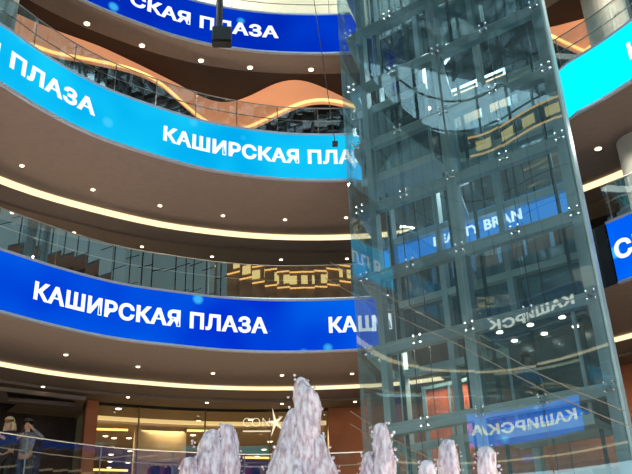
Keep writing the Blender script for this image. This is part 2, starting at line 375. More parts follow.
rows = [
 (ZB, [(22, 165), (93, 189), (160, 205), (223, 215), (285, 219), (346, 217)], 'under the cyan screen, before its light line'),
 (ZB-.06, [(12, 212), (74, 232), (142, 246), (212, 256), (281, 259), (347, 258)], 'between the upper light line and the deep blue screen'),
 (ZA, [(66, 354), (138, 366), (213, 372.6), (282, 374.6), (352, 373)], 'in the ceiling just under the deep blue screen'),
 (ZA-.06, [(43, 386), (128, 396.5), (207, 402), (282, 403), (355, 401)], 'between the lower light line and the shop front'),
 (ZC, [(87, 23), (142, 45), (201, 60), (250, 67), (311, 69)], 'in the strip under the royal blue screen'),
]
for z, pts, where in rows:
    for k, (x, y) in enumerate(pts):
        spot(at_z(x, y, z), f'{ORD[k]} round spotlight from the left {where}', 'round ceiling spotlights', 1.0 if z > 15 else .72)
spot(at_z(598, 148, ZB), 'round spotlight right of the glass tower, under the plain cyan screen', 'round ceiling spotlights', 1.1)
spot(at_z(628, 186, ZB-.06), 'round spotlight at the right edge beside the pale column foot', 'round ceiling spotlights', .9)

# ------------------------------------------------------------------ wavy ribbons with added glow on the black ceiling
def ribbon(top, bot, zt, zb, label):
    def interp(P, x):
        for (xa, ya), (xb, yb) in zip(P, P[1:]):
            if xa <= x <= xb: return ya+(yb-ya)*(x-xa)/(xb-xa)
        return P[-1][1]
    x0, x1 = max(top[0][0], bot[0][0]), min(top[-1][0], bot[-1][0]); n = 60
    xs = [x0+(x1-x0)*k/n for k in range(n+1)]
    def smooth(v):
        for _ in range(4): v = [v[0]]+[(v[i-1]+v[i]*2+v[i+1])/4 for i in range(1, len(v)-1)]+[v[-1]]
        return v
    yt = smooth([interp(top, x) for x in xs]); yb = smooth([interp(bot, x) for x in xs])
    A = [at_z(x, y, zt) for x, y in zip(xs, yt)]; B = [at_z(x, y, zb) for x, y in zip(xs, yb)]
    root = empty('wave_ribbon', A[n//2]); inv = Matrix.Translation(-root.location)
    bk = Vector((0, .12, 0))
    bm = bmesh.new(); strip(bm, A, B); strip(bm, [p+bk for p in A], [p+bk for p in B]); strip(bm, B, [p+bk for p in B]); strip(bm, A, [p+bk for p in A])
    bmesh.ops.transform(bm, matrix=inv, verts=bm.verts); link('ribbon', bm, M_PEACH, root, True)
    bm = bmesh.new(); tube(bm, [p+Vector((0, -.10, .02)) for p in B], .045, 6); bmesh.ops.transform(bm, matrix=inv, verts=bm.verts); link('light_strip', bm, M_COVE2, root)
    tag(root, label, 'ceiling lamp')
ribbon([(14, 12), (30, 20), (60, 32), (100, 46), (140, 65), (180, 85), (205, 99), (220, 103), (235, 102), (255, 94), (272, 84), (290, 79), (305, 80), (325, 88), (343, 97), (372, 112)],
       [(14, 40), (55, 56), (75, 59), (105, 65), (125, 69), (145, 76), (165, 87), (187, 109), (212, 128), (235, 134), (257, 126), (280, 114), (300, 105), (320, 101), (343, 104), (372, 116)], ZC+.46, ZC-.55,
       'long wavy peach ribbon with added glow under the black ceiling left of the tower')
ribbon([(540, 29), (556, 26), (590, 17), (605, 9), (620, -2)], [(540, 33), (556, 41), (584, 54), (604, 36), (620, 8)], ZC+.46, ZC-.4, 'short peach ribbon with added glow right of the tower beside the pale column')

# ------------------------------------------------------------------ columns
def column(p, r, z0, z1, label):
    bm = bmesh.new(); n = 28
    tube(bm, [(p.x, p.y, z0), (p.x, p.y, z1)], r, n)
    tag(link('round_column', bm, M_COL, smooth=False), label, 'column')
for o_ in (): pass
pc = at_z(640, 121, ZB); k = ray(605, 30); 
column(Vector((8.05, 16.95)), .55, ZB+1.15, ZC+.5, 'pale round column standing behind the plain cyan screen, upper right')
column(at_z(636, 140, ZB), .5, ZA+1.15, ZB-.02, 'pale round column at the right edge below the plain cyan screen')
column(Vector((at_z(-2, 17, 15.4).x, at_z(-2, 17, 15.4).y)), .42, ZB+1.15, ZC+.5, 'cream round column in the top left corner behind the cyan screen railing')

# ------------------------------------------------------------------ upper storey: cream wall, lit ring, curtain wall, skylight
backwall(RC, ZC+1.15, 27, 4, M_CREAM, RC.len*.60, RC.len, name='wall_upper')
ZD = 24.2
def lit_ring():
    d0, d1 = .5, RC.near(-12.6, 6.1)
    root = empty('lit_panel_ring', RC.at((d0+d1)/2, .1, 22.4)); inv = Matrix.Translation(-root.location)
    bm = bmesh.new(); strip(bm, RC.row(d0, d1, .2, 23.0), RC.row(d0, d1, .2, 24.1)); bmesh.ops.transform(bm, matrix=inv, verts=bm.verts); link('back_panel', bm, mat('olive_grey', (70, 72, 62), .5), root)
    for z in (23.0, 24.1):
        bm = bmesh.new(); tube(bm, RC.row(d0, d1, .12, z, .6), .05, 6); bmesh.ops.transform(bm, matrix=inv, verts=bm.verts); link('light_tube', bm, M_COVE2, root)
    bm = bmesh.new(); d = d0+.3
    while d < d1-1:
        strip(bm, RC.row(d, d+.75, .15, 23.25, .25), RC.row(d, d+.75, .15, 23.82, .25)); d += 1.35
    bmesh.ops.transform(bm, matrix=inv, verts=bm.verts); link('lit_window_row', bm, glow('lit_window', (255, 232, 150), 1.6), root)
    tag(root, 'ring of yellow lit panels high on the opposite side, seen mirrored in the tower glass', 'lighting')
lit_ring()
def south_row():
    d0, d1 = RC.near(9.7, 1), RC.near(-5, .2)
    root = empty('lit_panel_row', RC.at((d0+d1)/2, -.2, 21)); inv = Matrix.Translation(-root.location)
    bm = bmesh.new(); strip(bm, RC.row(d0, d1, -.15, 18.9), RC.row(d0, d1, -.15, 22.6)); bmesh.ops.transform(bm, matrix=inv, verts=bm.verts); link('wood_panel', bm, mat('warm_wood_panel', (165, 128, 95), .5, noise=.4, scale=1.3), root)
    for z in (21.0, 22.1):
        bm = bmesh.new(); tube(bm, RC.row(d0, d1, -.2, z, .6), .05, 6); bmesh.ops.transform(bm, matrix=inv, verts=bm.verts); link('light_tube', bm, M_COVE2, root)
    bm = bmesh.new(); d = d0+.3
    while d < d1-1:
        if int(d*1.1) % 5: strip(bm, RC.row(d, d+.6, -.22, 21.25, .25), RC.row(d, d+.6, -.22, 21.85, .25))
        d += .9
    bmesh.ops.transform(bm, matrix=inv, verts=bm.verts); link('lit_window_row', bm, glow('lit_window', (255, 232, 150), 1.6), root)
    tag(root, 'row of lit yellow panels on wood, mirrored in the railing above the deep blue screen', 'lighting')
south_row()
def curtain():
    bm = bmesh.new(); strip(bm, RC.row(0, RC.len, .6, ZD), RC.row(0, RC.len, .6, 31)); struct(link('window_1', bm, M_WGLASS))
    bm = bmesh.new(); n = int(RC.len/1.5)
    for k in range(n):
        p = RC.at(RC.len*k/n, .5); m = RC.nrm(RC.len*k/n)
        beam(bm, (p.x, p.y, ZD), (p.x, p.y, 31), .09, .14, up=m)
    for z in (ZD, 24.8, 26.7, 28.6, 31):
        tube(bm, RC.row(0, RC.len, .5, z, .6), .07, 4, False)
    struct(link('trim_1', bm, M_STEELD))
curtain()
bm = bmesh.new()
for k in range(-8, 9):
    box(bm, (0+k*2.0, 8, 31.3), (.12, 38, .3)); 
for k in range(-8, 11): box(bm, (0, 8+k*2.0-2, 31.3), (34, .12, .3))
struct(link('ceiling_skylight', bm, M_STEELD))
bm = bmesh.new(); box(bm, (0, 8, 31.5), (34, 40, .03)); struct(link('window_2', bm, M_WGLASS))
# grey blue cladding with joints on the opposite side of the top gallery
bm = bmesh.new(); dW = RC.near(-6.9, 15.9); bm2 = bmesh.new(); strip(bm2, RC.row(1, dW-1, .02, ZC+.1), RC.row(1, dW-1, .02, 22.85)); dR = RC.near(-12.6, 6.1); strip(bm2, RC.row(dR, dW-1, .02, 22.85), RC.row(dR, dW-1, .02, 24.25)); struct(link('wall_opposite', bm2, M_STEELD)); d = 1.0
while d < dW-1:
    for za, zb_ in ((ZC+.1, ZC+1.45), (ZC+1.5, 20.2), (20.26, 22.8)): strip(bm, RC.row(d, d+.9, -.06, za, .3), RC.row(d, d+.9, -.06, zb_, .3))
    d += .98
struct(link('trim_2', bm, mat('light_blue_panel', (180, 212, 220), .35, .15)))

# ------------------------------------------------------------------ glass lift tower
ZTOP = 27.0
def tp(u, v, z): p = PL+U*(u*W)+ND*v; return Vector((p.x, p.y, z))
zb = [5.49+1.882*k for k in range(-2, 11)]
tower = empty('glass_lift_tower', tp(.5, DEP/2, 0)); TINV = Matrix.Translation(-tower.location)
def tpart(bm, nm, m, parent=None, smooth=False):
    bmesh.ops.transform(bm, matrix=TINV, verts=bm.verts); return link(nm, bm, m, parent or tower, smooth)
for (u, v, w) in ((.075, 0, .17), (.485, 0, .26), (1, 0, .3), (.06, DEP, .16), (.33, DEP, .16), (.66, DEP, .16), (1, DEP, .22)):
    bm = bmesh.new(); beam(bm, tp(u, v, 0), tp(u, v, ZTOP), w, .24, up=NB); tpart(bm, 'steel_post', M_STEEL)
FB = {}
for z in zb:
    for (a, b) in (((0, .0), (1, 0.0)), ((0, DEP), (1, DEP)), ((0, 0), (0, DEP)), ((1, 0), (1, DEP))):
        bm = bmesh.new(); beam(bm, tp(a[0], a[1], z), tp(b[0], b[1], z), .2, .26 if a[1] == b[1] == 0 else .18); o = tpart(bm, 'steel_beam', M_STEEL)
        if a[1] == b[1] == 0: FB[z] = o
    bm = bmesh.new(); beam(bm, tp(.485, 0, z), tp(.485, DEP, z), .14, .16); tpart(bm, 'steel_beam', M_STEEL)
gu = [-.055, .245, .485, .735, 1.01]
zg = [0.05]+zb+[ZTOP]
rg = random.Random(3)
for i in range(4):
    for a, b in zip(zg, zg[1:]):
        bm = bmesh.new(); t = [rg.uniform(-.0035, .0035) for _ in range(3)]     # each pane sits a hair out of true
        p = [tp(gu[i]+.002, -.26+t[0], a+.012), tp(gu[i+1]-.002, -.26+t[1], a+.012), tp(gu[i+1]-.002, -.26+t[2], b-.012), tp(gu[i]+.002, -.26+t[0]+t[2]-t[1], b-.012)]
        bm.faces.new([bm.verts.new(q) for q in p]); tpart(bm, 'glass_pane', M_TGLASS)
for a, b in zip(zg, zg[1:]):
    bm = bmesh.new(); bm.faces.new([bm.verts.new(q) for q in (tp(-.055, -.24, a+.01), tp(-.055, DEP, a+.01), tp(-.055, DEP, b-.01), tp(-.055, -.24, b-.01))]); tpart(bm, 'side_pane', M_BGLASS)
    bm = bmesh.new(); bm.faces.new([bm.verts.new(q) for q in (tp(1.01, -.24, a+.01), tp(1.01, DEP, a+.01), tp(1.01, DEP, b-.01), tp(1.01, -.24, b-.01))]); tpart(bm, 'side_pane', M_BGLASS)
bm = bmesh.new()
for a, b in zip(zg, zg[1:]):
    bm.faces.new([bm.verts.new(q) for q in (tp(0, DEP+.12, a), tp(1, DEP+.12, a), tp(1, DEP+.12, b), tp(0, DEP+.12, b))])
tpart(bm, 'rear_glass', M_BGLASS)
M_CHROME = mat('chrome', (225, 230, 235), .15, 1)
for z in zb:                                                   # spider fittings: four bright buttons on a cross
    if z < 4.5 or z > 20.5: continue
    for u in (gu[0]+.06, gu[1], gu[2], gu[3], gu[4]-.03):
        bm = bmesh.new()
        for dx in (-.085, .085):
            for dz in (-.085, .085):
                c = tp(u, -.275, z)+U*dx+Vector((0, 0, dz)); q = bmesh.ops.create_uvsphere(bm, u_segments=8, v_segments=6, radius=.034); bmesh.ops.translate(bm, vec=c, verts=q['verts'])
                beam(bm, c, tp(u, -.12, z), .018, .018)
        beam(bm, tp(u, -.2, z), tp(u, 0, z), .04, .04)
        tpart(bm, 'spider_fitting', M_CHROME, FB[z])
# shaft rails, rear glazing bars
for (u, v) in ((.1, DEP*.5), (.42, DEP*.5), (.55, DEP*.5), (.93, DEP*.5)):
    bm = bmesh.new(); beam(bm, tp(u, v, 0), tp(u, v, ZTOP), .07, .07, up=NB); tpart(bm, 'guide_rail', M_STEELD)
bm = bmesh.new()
for u in (.16, .24, .74, .8): tube(bm, [tp(u, DEP*.6, 0), tp(u, DEP*.6, ZTOP)], .012, 5)
tpart(bm, 'lift_ropes', M_STEELD)
bm = bmesh.new(); box(bm, tp(.5, DEP/2, ZTOP+.1)-Vector((0, 0, 0)), (W+.3, DEP+.4, .2), Matrix.Rotation(math.atan2(U.y, U.x), 4, 'Z')); tpart(bm, 'roof', M_STEEL)
tag(tower, 'tall glass lift tower with teal grey steel frame standing between the curved screens', 'lift tower')

# lift cabins
ROTT = Matrix.Rotation(math.atan2(U.y, U.x), 4, 'Z')
def cabin(u0, u1, z0, z1, label, lights):
    c = tp((u0+u1)/2, DEP*.5, z0); root = empty('lift_cabin', c, math.atan2(U.y, U.x)); w = (u1-u0)*W; d = DEP*.72; h = z1-z0
    def P(nm, m, *bx):
        bm = bmesh.new()
        for b in bx: box(bm, b[0], b[1])
        return link(nm, bm, m, root)
    P('cabin_floor', M_STEEL, ((0, 0, .06), (w, d, .12)))
    P('cabin_ceiling', mat('cabin_ceiling', (110, 98, 86), .5), ((0, 0, h-.06), (w, d, .12)))
    P('ceiling_rim', mat('pale_teal_trim', (205, 238, 242), .4), ((0, -d/2-.03, h-.05), (w+.1, .05, .22)), ((-w/2-.03, 0, h-.05), (.05, d, .22)))
    P('floor_rim', mat('pale_teal_trim', (205, 238, 242), .4), ((0, -d/2-.03, .05), (w+.1, .05, .2)))
    for sx in (-1, 1):
        for sy in (-1, 1): P('corner_post', M_STEEL, ((sx*w/2, sy*d/2, h/2), (.07, .07, h)))
    P('back_wall', mat('cabin_back', (78, 88, 92), .3, .5), ((0, d/2, h/2), (w, .04, h)))
    P('handrail', M_RAIL, ((0, d/2-.08, 1.0), (w*.9, .04, .04)))
    P('front_glass', M_BGLASS, ((0, -d/2, h/2), (w, .01, h-.2)))
    for k in range(lights[0]):
        for j in range(lights[1]):
            bm = bmesh.new(); bmesh.ops.create_cone(bm, cap_ends=True, segments=14, radius1=.07, radius2=.07, depth=.02)
            o = link('cabin_lamp', bm, M_LAMP, root); o.location = (-w/2+w*(k+.5)/lights[0], -d/2+d*(j+.5)/lights[1], h-.13)
    tag(root, label, 'lift cabin')
    return root
cabin(.06, .44, 12.1, 14.35, 'upper lift cabin with three ceiling lamps in the left shaft of the tower', (3, 1))
cabin(.55, .95, 5.0, 7.5, 'lower lift cabin with six ceiling lamps in the right shaft of the tower', (3, 2))

# passenger in blue in the lower cabin is built with the people below
# landing doors behind the tower
def lift_door(u, v, z0, w, h, label, pics=None):
    root = empty('landing_door', tp(u, v, z0), math.atan2(U.y, U.x)); fr = mat('pale_door_frame', (150, 178, 182), .35, .5)
    bm = bmesh.new(); t = .1
    box(bm, (-w/2, 0, h/2), (t, .1, h)); box(bm, (w/2, 0, h/2), (t, .1, h)); box(bm, (0, 0, h), (w+t, .1, t)); box(bm, (0, 0, .05), (w, .1, t)); box(bm, (0, 0, h/2), (t*.7, .1, h)); link('door_frame', bm, fr, root)
    for k, sx in enumerate((-1, 1)):
        bm = bmesh.new(); box(bm, (sx*w/4, .03, h/2), (w/2-t, .03, h-t)); link('door_leaf', bm, (pics or [mat('bronze_leaf', (120, 95, 70), .3, .6)]*2)[k], root)
    tag(root, label, 'door')
red = mat('red_orange_poster', (200, 95, 60), .5, noise=.5, scale=2.5)
lift_door(.34, DEP+1.6, 9.45, 1.25, 2.2, 'lift landing door with bronze leaves, middle gallery behind the tower')
lift_door(.74, DEP+1.6, 9.5, 1.5, 2.2, 'lift landing door behind the right half of the tower, middle gallery')
lift_door(.24, DEP+1.6, 4.6, 1.55, 2.75, 'lift landing door with red poster leaves at the foot of the tower', [red, red])
lift_door(.2, DEP+1.6, 14.1, 1.25, 2.3, 'lift landing door at the top left inside the tower')
lift_door(.62, DEP+1.6, 14.1, 1.8, 2.3, 'wide lift landing door at the top centre inside the tower')

root = empty('blue_sign_board', tp(.5, DEP+.15, 0), math.atan2(U.y, U.x)); bm = bmesh.new(); box(bm, (0, 0, 10.85), (W*1.0, .08, 1.0)); link('board', bm, glow('blue_board', (36, 105, 175), 1.5), root)
for body, x, h in (('BEAUTY', -.75, .36), ('BRAN', .75, .4)):
    me = text_mesh(body); o = bpy.data.objects.new('letters', me); COL.objects.link(o); me.materials.append(glow('dim_white_letters', (190, 220, 240), 1.5)); o.parent = root; o.location = (x-.4, -.06, 10.72); o.scale = (h, h, h); o.rotation_euler = (PI/2, 0, 0)
tag(root, 'blue sign board with pale lettering crossing behind the middle of the tower', 'sign')

for k, (za, zc, mm) in enumerate(((ZA+BH, ZB-.1, mat('lobby_brown', (110, 92, 78), .6, noise=.1)), (ZB+BH, ZC-.1, mat('lobby_teal', (120, 150, 158), .4, noise=.12, scale=1)), (ZC+BH, 26.5, mat('lobby_teal', (120, 150, 158), .4, noise=.12, scale=1)))):
    bm = bmesh.new(); quad_ = [tp(-.1, DEP+2.4, za), tp(1.02, DEP+2.4, za), tp(1.02, DEP+2.4, zc), tp(-.1, DEP+2.4, zc)]; bm.faces.new([bm.verts.new(q) for q in quad_]); struct(link('wall_lobby', bm, mm))
    bm = bmesh.new()
    for j in range(-1, 13): beam(bm, tp(j/12, DEP+2.34, za), tp(j/12, DEP+2.34, zc), .05, .04, up=NB)
    struct(link('trim_lobby', bm, M_STEELD))
    l = bpy.data.lights.new('lobby_fill', 'AREA'); l.energy = (60, 220, 420)[k]; l.size = 2; l.color = (.9, 1, 1); o = bpy.data.objects.new('lobby_fill', l); COL.objects.link(o); o.location = tp(.5, DEP+.9, zc-.2)  # added fill light, so the lobby wall shows through the tower

# slack decorative cables in front of the tower
def cable(pts, label, r=.009):
    q = []
    for (x, y) in pts:
        k = ray(x, y); o = PL-NB*.45; t = (o-Vector((0, 0, EYE))).dot(NB)/k.dot(NB); q.append(Vector((0, 0, EYE))+k*t)
    bm = bmesh.new(); tube(bm, q, r, 6); tag(link('steel_cable', bm, mat('cable', (120, 108, 90), .5, .3)), label, 'cable', 'cables sloping across the tower')
cable([(330, 262), (363, 283), (408, 307), (454, 331), (500, 352), (535, 372), (574, 390), (625, 411)], 'upper of the two long slack cables sloping across the tower')
cable([(325, 278), (360, 298), (407, 321), (455, 343), (502, 368), (551, 394), (610, 419), (640, 430)], 'lower of the two long slack cables sloping across the tower')
cable([(350, 411), (392, 439), (437, 462), (470, 478)], 'upper of the two short cables at the foot of the tower, left side')
cable([(350, 424), (395, 450), (437, 474), (450, 482)], 'lower of the two short cables at the foot of the tower, left side')

# ------------------------------------------------------------------ hanging speaker and small box on a wire
p = at_r(222, 37, 18.1); root = empty('hanging_speaker', p, .1)
bm = bmesh.new(); box(bm, (0, 0, 0), (.56, .35, .54)); bmesh.ops.bevel(bm, geom=bm.edges[:], offset=.03, segments=2, affect='EDGES'); link('speaker_box', bm, M_BLK, root)
bm = bmesh.new(); box(bm, (0, -.18, 0), (.48, .02, .46)); link('grille', bm, mat('grille', (30, 30, 34), .6, .5, noise=.4, scale=60), root)
bm = bmesh.new(); tube(bm, [(-.09, 0, .2), (-.09, 0, 31.1-p.z)], .1, 12); link('pole', bm, mat('dark_pole', (40, 36, 38), .45, .4), root)
tag(root, 'black speaker box on a thick dark pole hanging in front of the royal blue screen', 'speaker')
a, b = at_r(314, 0, 18.2), at_r(335, 142, 18.2); root = empty('wire_hung_box', b)
bm = bmesh.new(); box(bm, (0, 0, -.06), (.15, .12, .13)); bmesh.ops.bevel(bm, geom=bm.edges[:], offset=.01, segments=1, affect='EDGES'); link('box', bm, M_BLK, root)
d = a-b; bm = bmesh.new(); tube(bm, [Vector((0, 0, 0)), d*.5+Vector((0, 0, -.02)), d, d*((31.1-b.z)/d.z)], .012, 5); link('wire', bm, M_BLK, root)
tag(root, 'small black box hanging on a thin wire in front of the cyan screen', 'sensor')

# ------------------------------------------------------------------ first-floor shop
ZS = 8.05
def sAo(px, py, off): return RA.s_of_px(px, py, off)
s0, s1 = sAo(92, 430, EA), sAo(326, 430, EA)
sp0 = sAo(80, 430, EA)
def rowl(a, b, off, z): return RA.row(a, b, off, z)
shop = empty('storefront', RA.at((s0+s1)/2, EA, Z1)); SI = Matrix.Translation(-shop.location)
def sh(bm, nm, m, parent=None): bmesh.ops.transform(bm, matrix=SI, verts=bm.verts); return link(nm, bm, m, parent or shop)
cuts = [s0+(s1-s0)*t for t in (0, .25, .5, .75, 1)]
for a, b in zip(cuts, cuts[1:]):
    bm = bmesh.new(); strip(bm, rowl(a+.02, b-.02, EA+.05, Z1), rowl(a+.02, b-.02, EA+.05, ZA-.1)); sh(bm, 'glass_pane', M_SGLASS)
bm = bmesh.new()
for a in cuts[1:-1]:
    p_ = RA.at(a, EA+.08); beam(bm, (p_.x, p_.y, Z1), (p_.x, p_.y, ZA-.1), .05, .05, up=Vector((0, 1, 0)))
sh(bm, 'glazing_bar', mat('bronze_bar', (130, 105, 75), .4, .5))
bm = bmesh.new(); strip(bm, rowl(s0, s1, EA+.12, 7.72), rowl(s0, s1, EA+.12, 7.86)); strip(bm, rowl(s0, s1, EA+.12, 7.86), rowl(s0, s1, EA+.2, 7.86)); sh(bm, 'light_line', glow('shop_line', (250, 212, 140), .95))
tag(shop, 'glazed warm lit shop front with slim lettering under the lower light line', 'shop front')
# sign
sg0, sg1 = sAo(243, 420, EA), sAo(272, 420, EA); u_px = (sg1-sg0)/29
sign = empty('shop_sign', RA.at(sg0, EA-.03, 7.75)); inv = Matrix.Translation(-sign.location)
for body, a, w in (('CON', sg0, 27*u_px), ('O', sg0+42*u_px, 10*u_px)):
    o = put_text(RA, body, a, w, 7.66, .33, sign, glow('sign_letters', (255, 240, 205), 1.1), off=EA-.03, name='letters'); o.data.transform(inv)
bm = bmesh.new(); c = RA.at(sg0+33*u_px, EA-.05, 7.8); tdir = (RA.at(sg0+34*u_px, EA)-RA.at(sg0+33*u_px, EA)).normalized()
vs = []
for k in range(10):
    a = PI/2+k*PI/5+.25; r = (.5 if k % 2 == 0 else .12)*(1 if k in (0, 4, 6) else .75)
    vs.append(c+tdir*(r*math.cos(a)*.8)+Vector((0, 0, r*math.sin(a))))
f1 = [bm.verts.new(v) for v in vs]; f2 = [bm.verts.new(v+Vector((0, -.04, 0))) for v in vs]
bm.faces.new(f1); bm.faces.new(f2[::-1])
for k in range(10): bm.faces.new((f1[k], f2[k], f2[(k+1) % 10], f1[(k+1) % 10]))
bmesh.ops.transform(bm, matrix=inv, verts=bm.verts); link('star', bm, glow('sign_letters', (255, 240, 205), 1.1), sign)
bm = bmesh.new(); strip(bm, rowl(sg0, sg0+28*u_px, EA-.03, 7.5), rowl(sg0, sg0+28*u_px, EA-.03, 7.535)); bmesh.ops.transform(bm, matrix=inv, verts=bm.verts); link('underline', bm, glow('sign_letters', (255, 240, 205), 1.1), sign)
tag(sign, 'slim pale shop sign reading CON and O around a slanted star, on the shop glass', 'sign')
# shop interior
bm = bmesh.new(); strip(bm, rowl(s0-1, s1+1, EA+.35, ZS+.2), rowl(s0-1, s1+1, 17.5, ZS+.2)); struct(link('ceiling_shop', bm, M_BEIGE))
bm = bmesh.new(); strip(bm, rowl(s0-1, s1+1, 17.4, Z1), rowl(s0-1, s1+1, 17.4, ZS+.2)); struct(link('wall_shop_back', bm, M_BEIGE))
for i, d in enumerate((s0-.06, s1+.06)):
    bm = bmesh.new(); strip(bm, [RA.at(d, EA, Z1), RA.at(d, 17.5, Z1)], [RA.at(d, EA, ZS+.2), RA.at(d, 17.5, ZS+.2)]); struct(link('wall_shop_'+('left', 'right')[i], bm, M_BEIGE))
# inner partition (the paler panel right of the row of lamps)
pa, pb = sAo(136, 430, 8.5), sAo(186, 430, 8.5)
bm = bmesh.new(); a = RA.row(pa, pb, 8.5, Z1); b = RA.row(pa, pb, 8.5, ZS+.1); strip(bm, a, b); strip(bm, RA.row(pa, pb, 8.7, Z1), RA.row(pa, pb, 8.7, ZS+.1)); strip(bm, [a[0], RA.at(pa, 8.7, Z1)], [b[0], RA.at(pa, 8.7, ZS+.1)]); strip(bm, [a[-1], RA.at(pb, 8.7, Z1)], [b[-1], RA.at(pb, 8.7, ZS+.1)])
tag(link('shop_partition', bm, mat('sand_wallpaper', (205, 180, 138), .6, noise=.08, scale=3)), 'sand coloured partition inside the shop right of the receding row of lamps', 'partition')
n = 0
for (x, y) in [(118.5, 408), (117, 419), (115.5, 428.5), (114, 437.5), (112.5, 446.5), (111, 454), (110, 461), (109, 467), (105.5, 435.5), (129, 437.5), (130, 450.5), (128, 462), (198.5, 420.5), (182.5, 440), (206, 434.5), (193, 434.5), (264, 449), (257, 456), (266, 457), (251, 419), (270, 441), (348, 470)][:21]:
    spot(at_z(x, y, ZS+.19), (f'{ORD[n]} lamp from the top in the receding row on the shop ceiling' if n < 8 else f'{ORD[n-8] if n-8 < 12 else "last"} lamp on the shop ceiling among those right of the receding row'), 'shop ceiling lamps', 1.25); n += 1
for i, (xa, xb, y, r) in enumerate([(89, 128, 469.5, 30), (92, 128, 429, 29), (187, 236, 430.5, 29.5), (243, 300, 457.5, 30), (175, 190, 459, 30)]):
    bm = bmesh.new(); A_ = at_r(xa, y, r); B_ = at_r(xb, y+1, r); beam(bm, A_, B_, .04, .07); 
    tag(link('shelf_light', bm, M_COVE2), ['low lit shelf edge at the left end of the shop', 'thin warm light bar beside the receding lamps', 'thin warm light bar behind the left fountain jet', 'lit shelf edge under the star of the sign', 'short lit shelf edge left of the left fountain jet'][i], 'light bar')
# garments on a hanging rail inside
cols = [(190, 50, 40), (60, 80, 70), (215, 120, 70), (120, 40, 50), (225, 210, 190), (170, 70, 60), (60, 60, 80), (200, 160, 60)]
def garment(p, c, label, i):
    bm = bmesh.new(); n = 10; ws = [(.06, 1.0), (.2, .93), (.22, .7), (.19, .45), (.24, .05), (.24, 0)]; rings = []
    for w, z in ws: rings.append([bm.verts.new((w*math.cos(2*PI*k/n), .07*(w/.2)*math.sin(2*PI*k/n)*(1+.2*math.sin(3*k)), z*1.1)) for k in range(n)])
    for A_, B_ in zip(rings, rings[1:]):
        for k in range(n): bm.faces.new((A_[k], A_[(k+1) % n], B_[(k+1) % n], B_[k]))
    bm.faces.new(rings[0]); bm.faces.new(rings[-1][::-1])
    root = empty('hanging_garment', p, i*.7); link('cloth', bm, mat(f'cloth_{i}', c, .8), root, True)
    bm = bmesh.new(); tube(bm, [(-.17, 0, 1.03), (0, 0, 1.12), (0, 0, 1.22)], .01, 5); tube(bm, [(.17, 0, 1.03), (0, 0, 1.12)], .01, 5); link('hanger', bm, M_RAIL, root)
    tag(root, label, 'clothing', 'garments in the shop')
names = ['red', 'dark green', 'orange', 'wine red', 'cream', 'rust red', 'navy', 'mustard']
for i, x in enumerate([154, 158, 163, 168, 173, 250, 256, 262]):
    q = at_r(x, 466, 26.9 if i < 5 else 28.8); zt = q.z
    garment(Vector((q.x, q.y, zt-1.1)), cols[i], f'{names[i]} garment hanging behind the shop glass '+('before the sand coloured partition' if i < 5 else 'right of the left fountain jet'), i)
for nm_, xa, xb, r in (('before the sand partition', 150, 178, 26.9), ('right of the left fountain jet', 246, 266, 28.8)):
    A_, B_ = at_r(xa, 466, r), at_r(xb, 466, r); zz = A_.z+.1; root = empty('clothes_rail', (A_.x, A_.y, Z1)); bm = bmesh.new(); B2 = B_-A_
    tube(bm, [(0, 0, zz-Z1), (B2.x, B2.y, zz-Z1)], .02, 6); link('bar', bm, M_RAIL, root)
    for q in ((0, 0), (B2.x, B2.y)):
        bm = bmesh.new(); tube(bm, [(q[0], q[1], 0), (q[0], q[1], zz-Z1)], .02, 6); link('leg', bm, M_RAIL, root)
    tag(root, 'steel clothes rail inside the shop '+nm_, 'clothes rail')
# copper pillar left of the shop, copper wall right of it
pp = [RA.at(sp0, EA-.1), RA.at(s0, EA-.1)]
bm = bmesh.new(); c0 = (pp[0]+pp[1])/2; w = (pp[1]-pp[0]).length; ang = math.atan2((pp[1]-pp[0]).y, (pp[1]-pp[0]).x)
box(bm, (c0.x, c0.y+.2, (Z1+ZA)/2), (w, .5, ZA-Z1-.12), Matrix.Rotation(ang, 4, 'Z')); bmesh.ops.bevel(bm, geom=bm.edges[:], offset=.03, segments=2, affect='EDGES')
tag(link('copper_pillar', bm, M_COPPER), 'flat copper clad pillar left of the glazed shop front', 'pillar')
sr1 = RA.len+1.5
bm = bmesh.new(); strip(bm, rowl(s1+.05, sr1+.0, EA+.02, Z1), rowl(s1+.05, sr1, EA+.02, ZA-.05)); struct(link('wall_copper', bm, M_COPPER))
bm = bmesh.new(); strip(bm, RA.row(-1, 12, EA+.05, Z1), RA.row(-1, 12, EA+.05, ZA-.05)); struct(link('wall_right', bm, M_COPPER))
# dark recess at the left
e0 = RA.s_of_px(-60, 420, EA)
bm = bmesh.new(); strip(bm, rowl(e0-6, sp0+.3, 8.4, Z1), rowl(e0-6, sp0+.3, 8.4, ZA+.2)); strip(bm, [RA.at(sp0+.2, EA, Z1), RA.at(sp0+.2, 8.4, Z1)], [RA.at(sp0+.2, EA, ZA), RA.at(sp0+.2, 8.4, ZA)]); struct(link('wall_left', bm, M_DARKW))
A_, B_ = at_z(-30, 383, ZA-.2), at_z(82, 402, ZA-.2)
bm = bmesh.new(); q = [at_z(-30, 384, 8.1), at_z(4, 391, 8.1), at_z(80, 402, 8.1), at_z(84, 399, 8.1)]
o1 = [at_z(-40, 386, 8.0), at_z(86, 400.5, 8.0)]; o2 = [at_z(-40, 398, 8.0), at_z(80, 411, 8.0)]
i1 = [at_z(4, 391.5, 8.0), at_z(75, 400.8, 8.0)]; i2 = [at_z(8, 401, 8.0), at_z(76, 406.5, 8.0)]
def quad(bm, *p): bm.faces.new([bm.verts.new(v) for v in p])
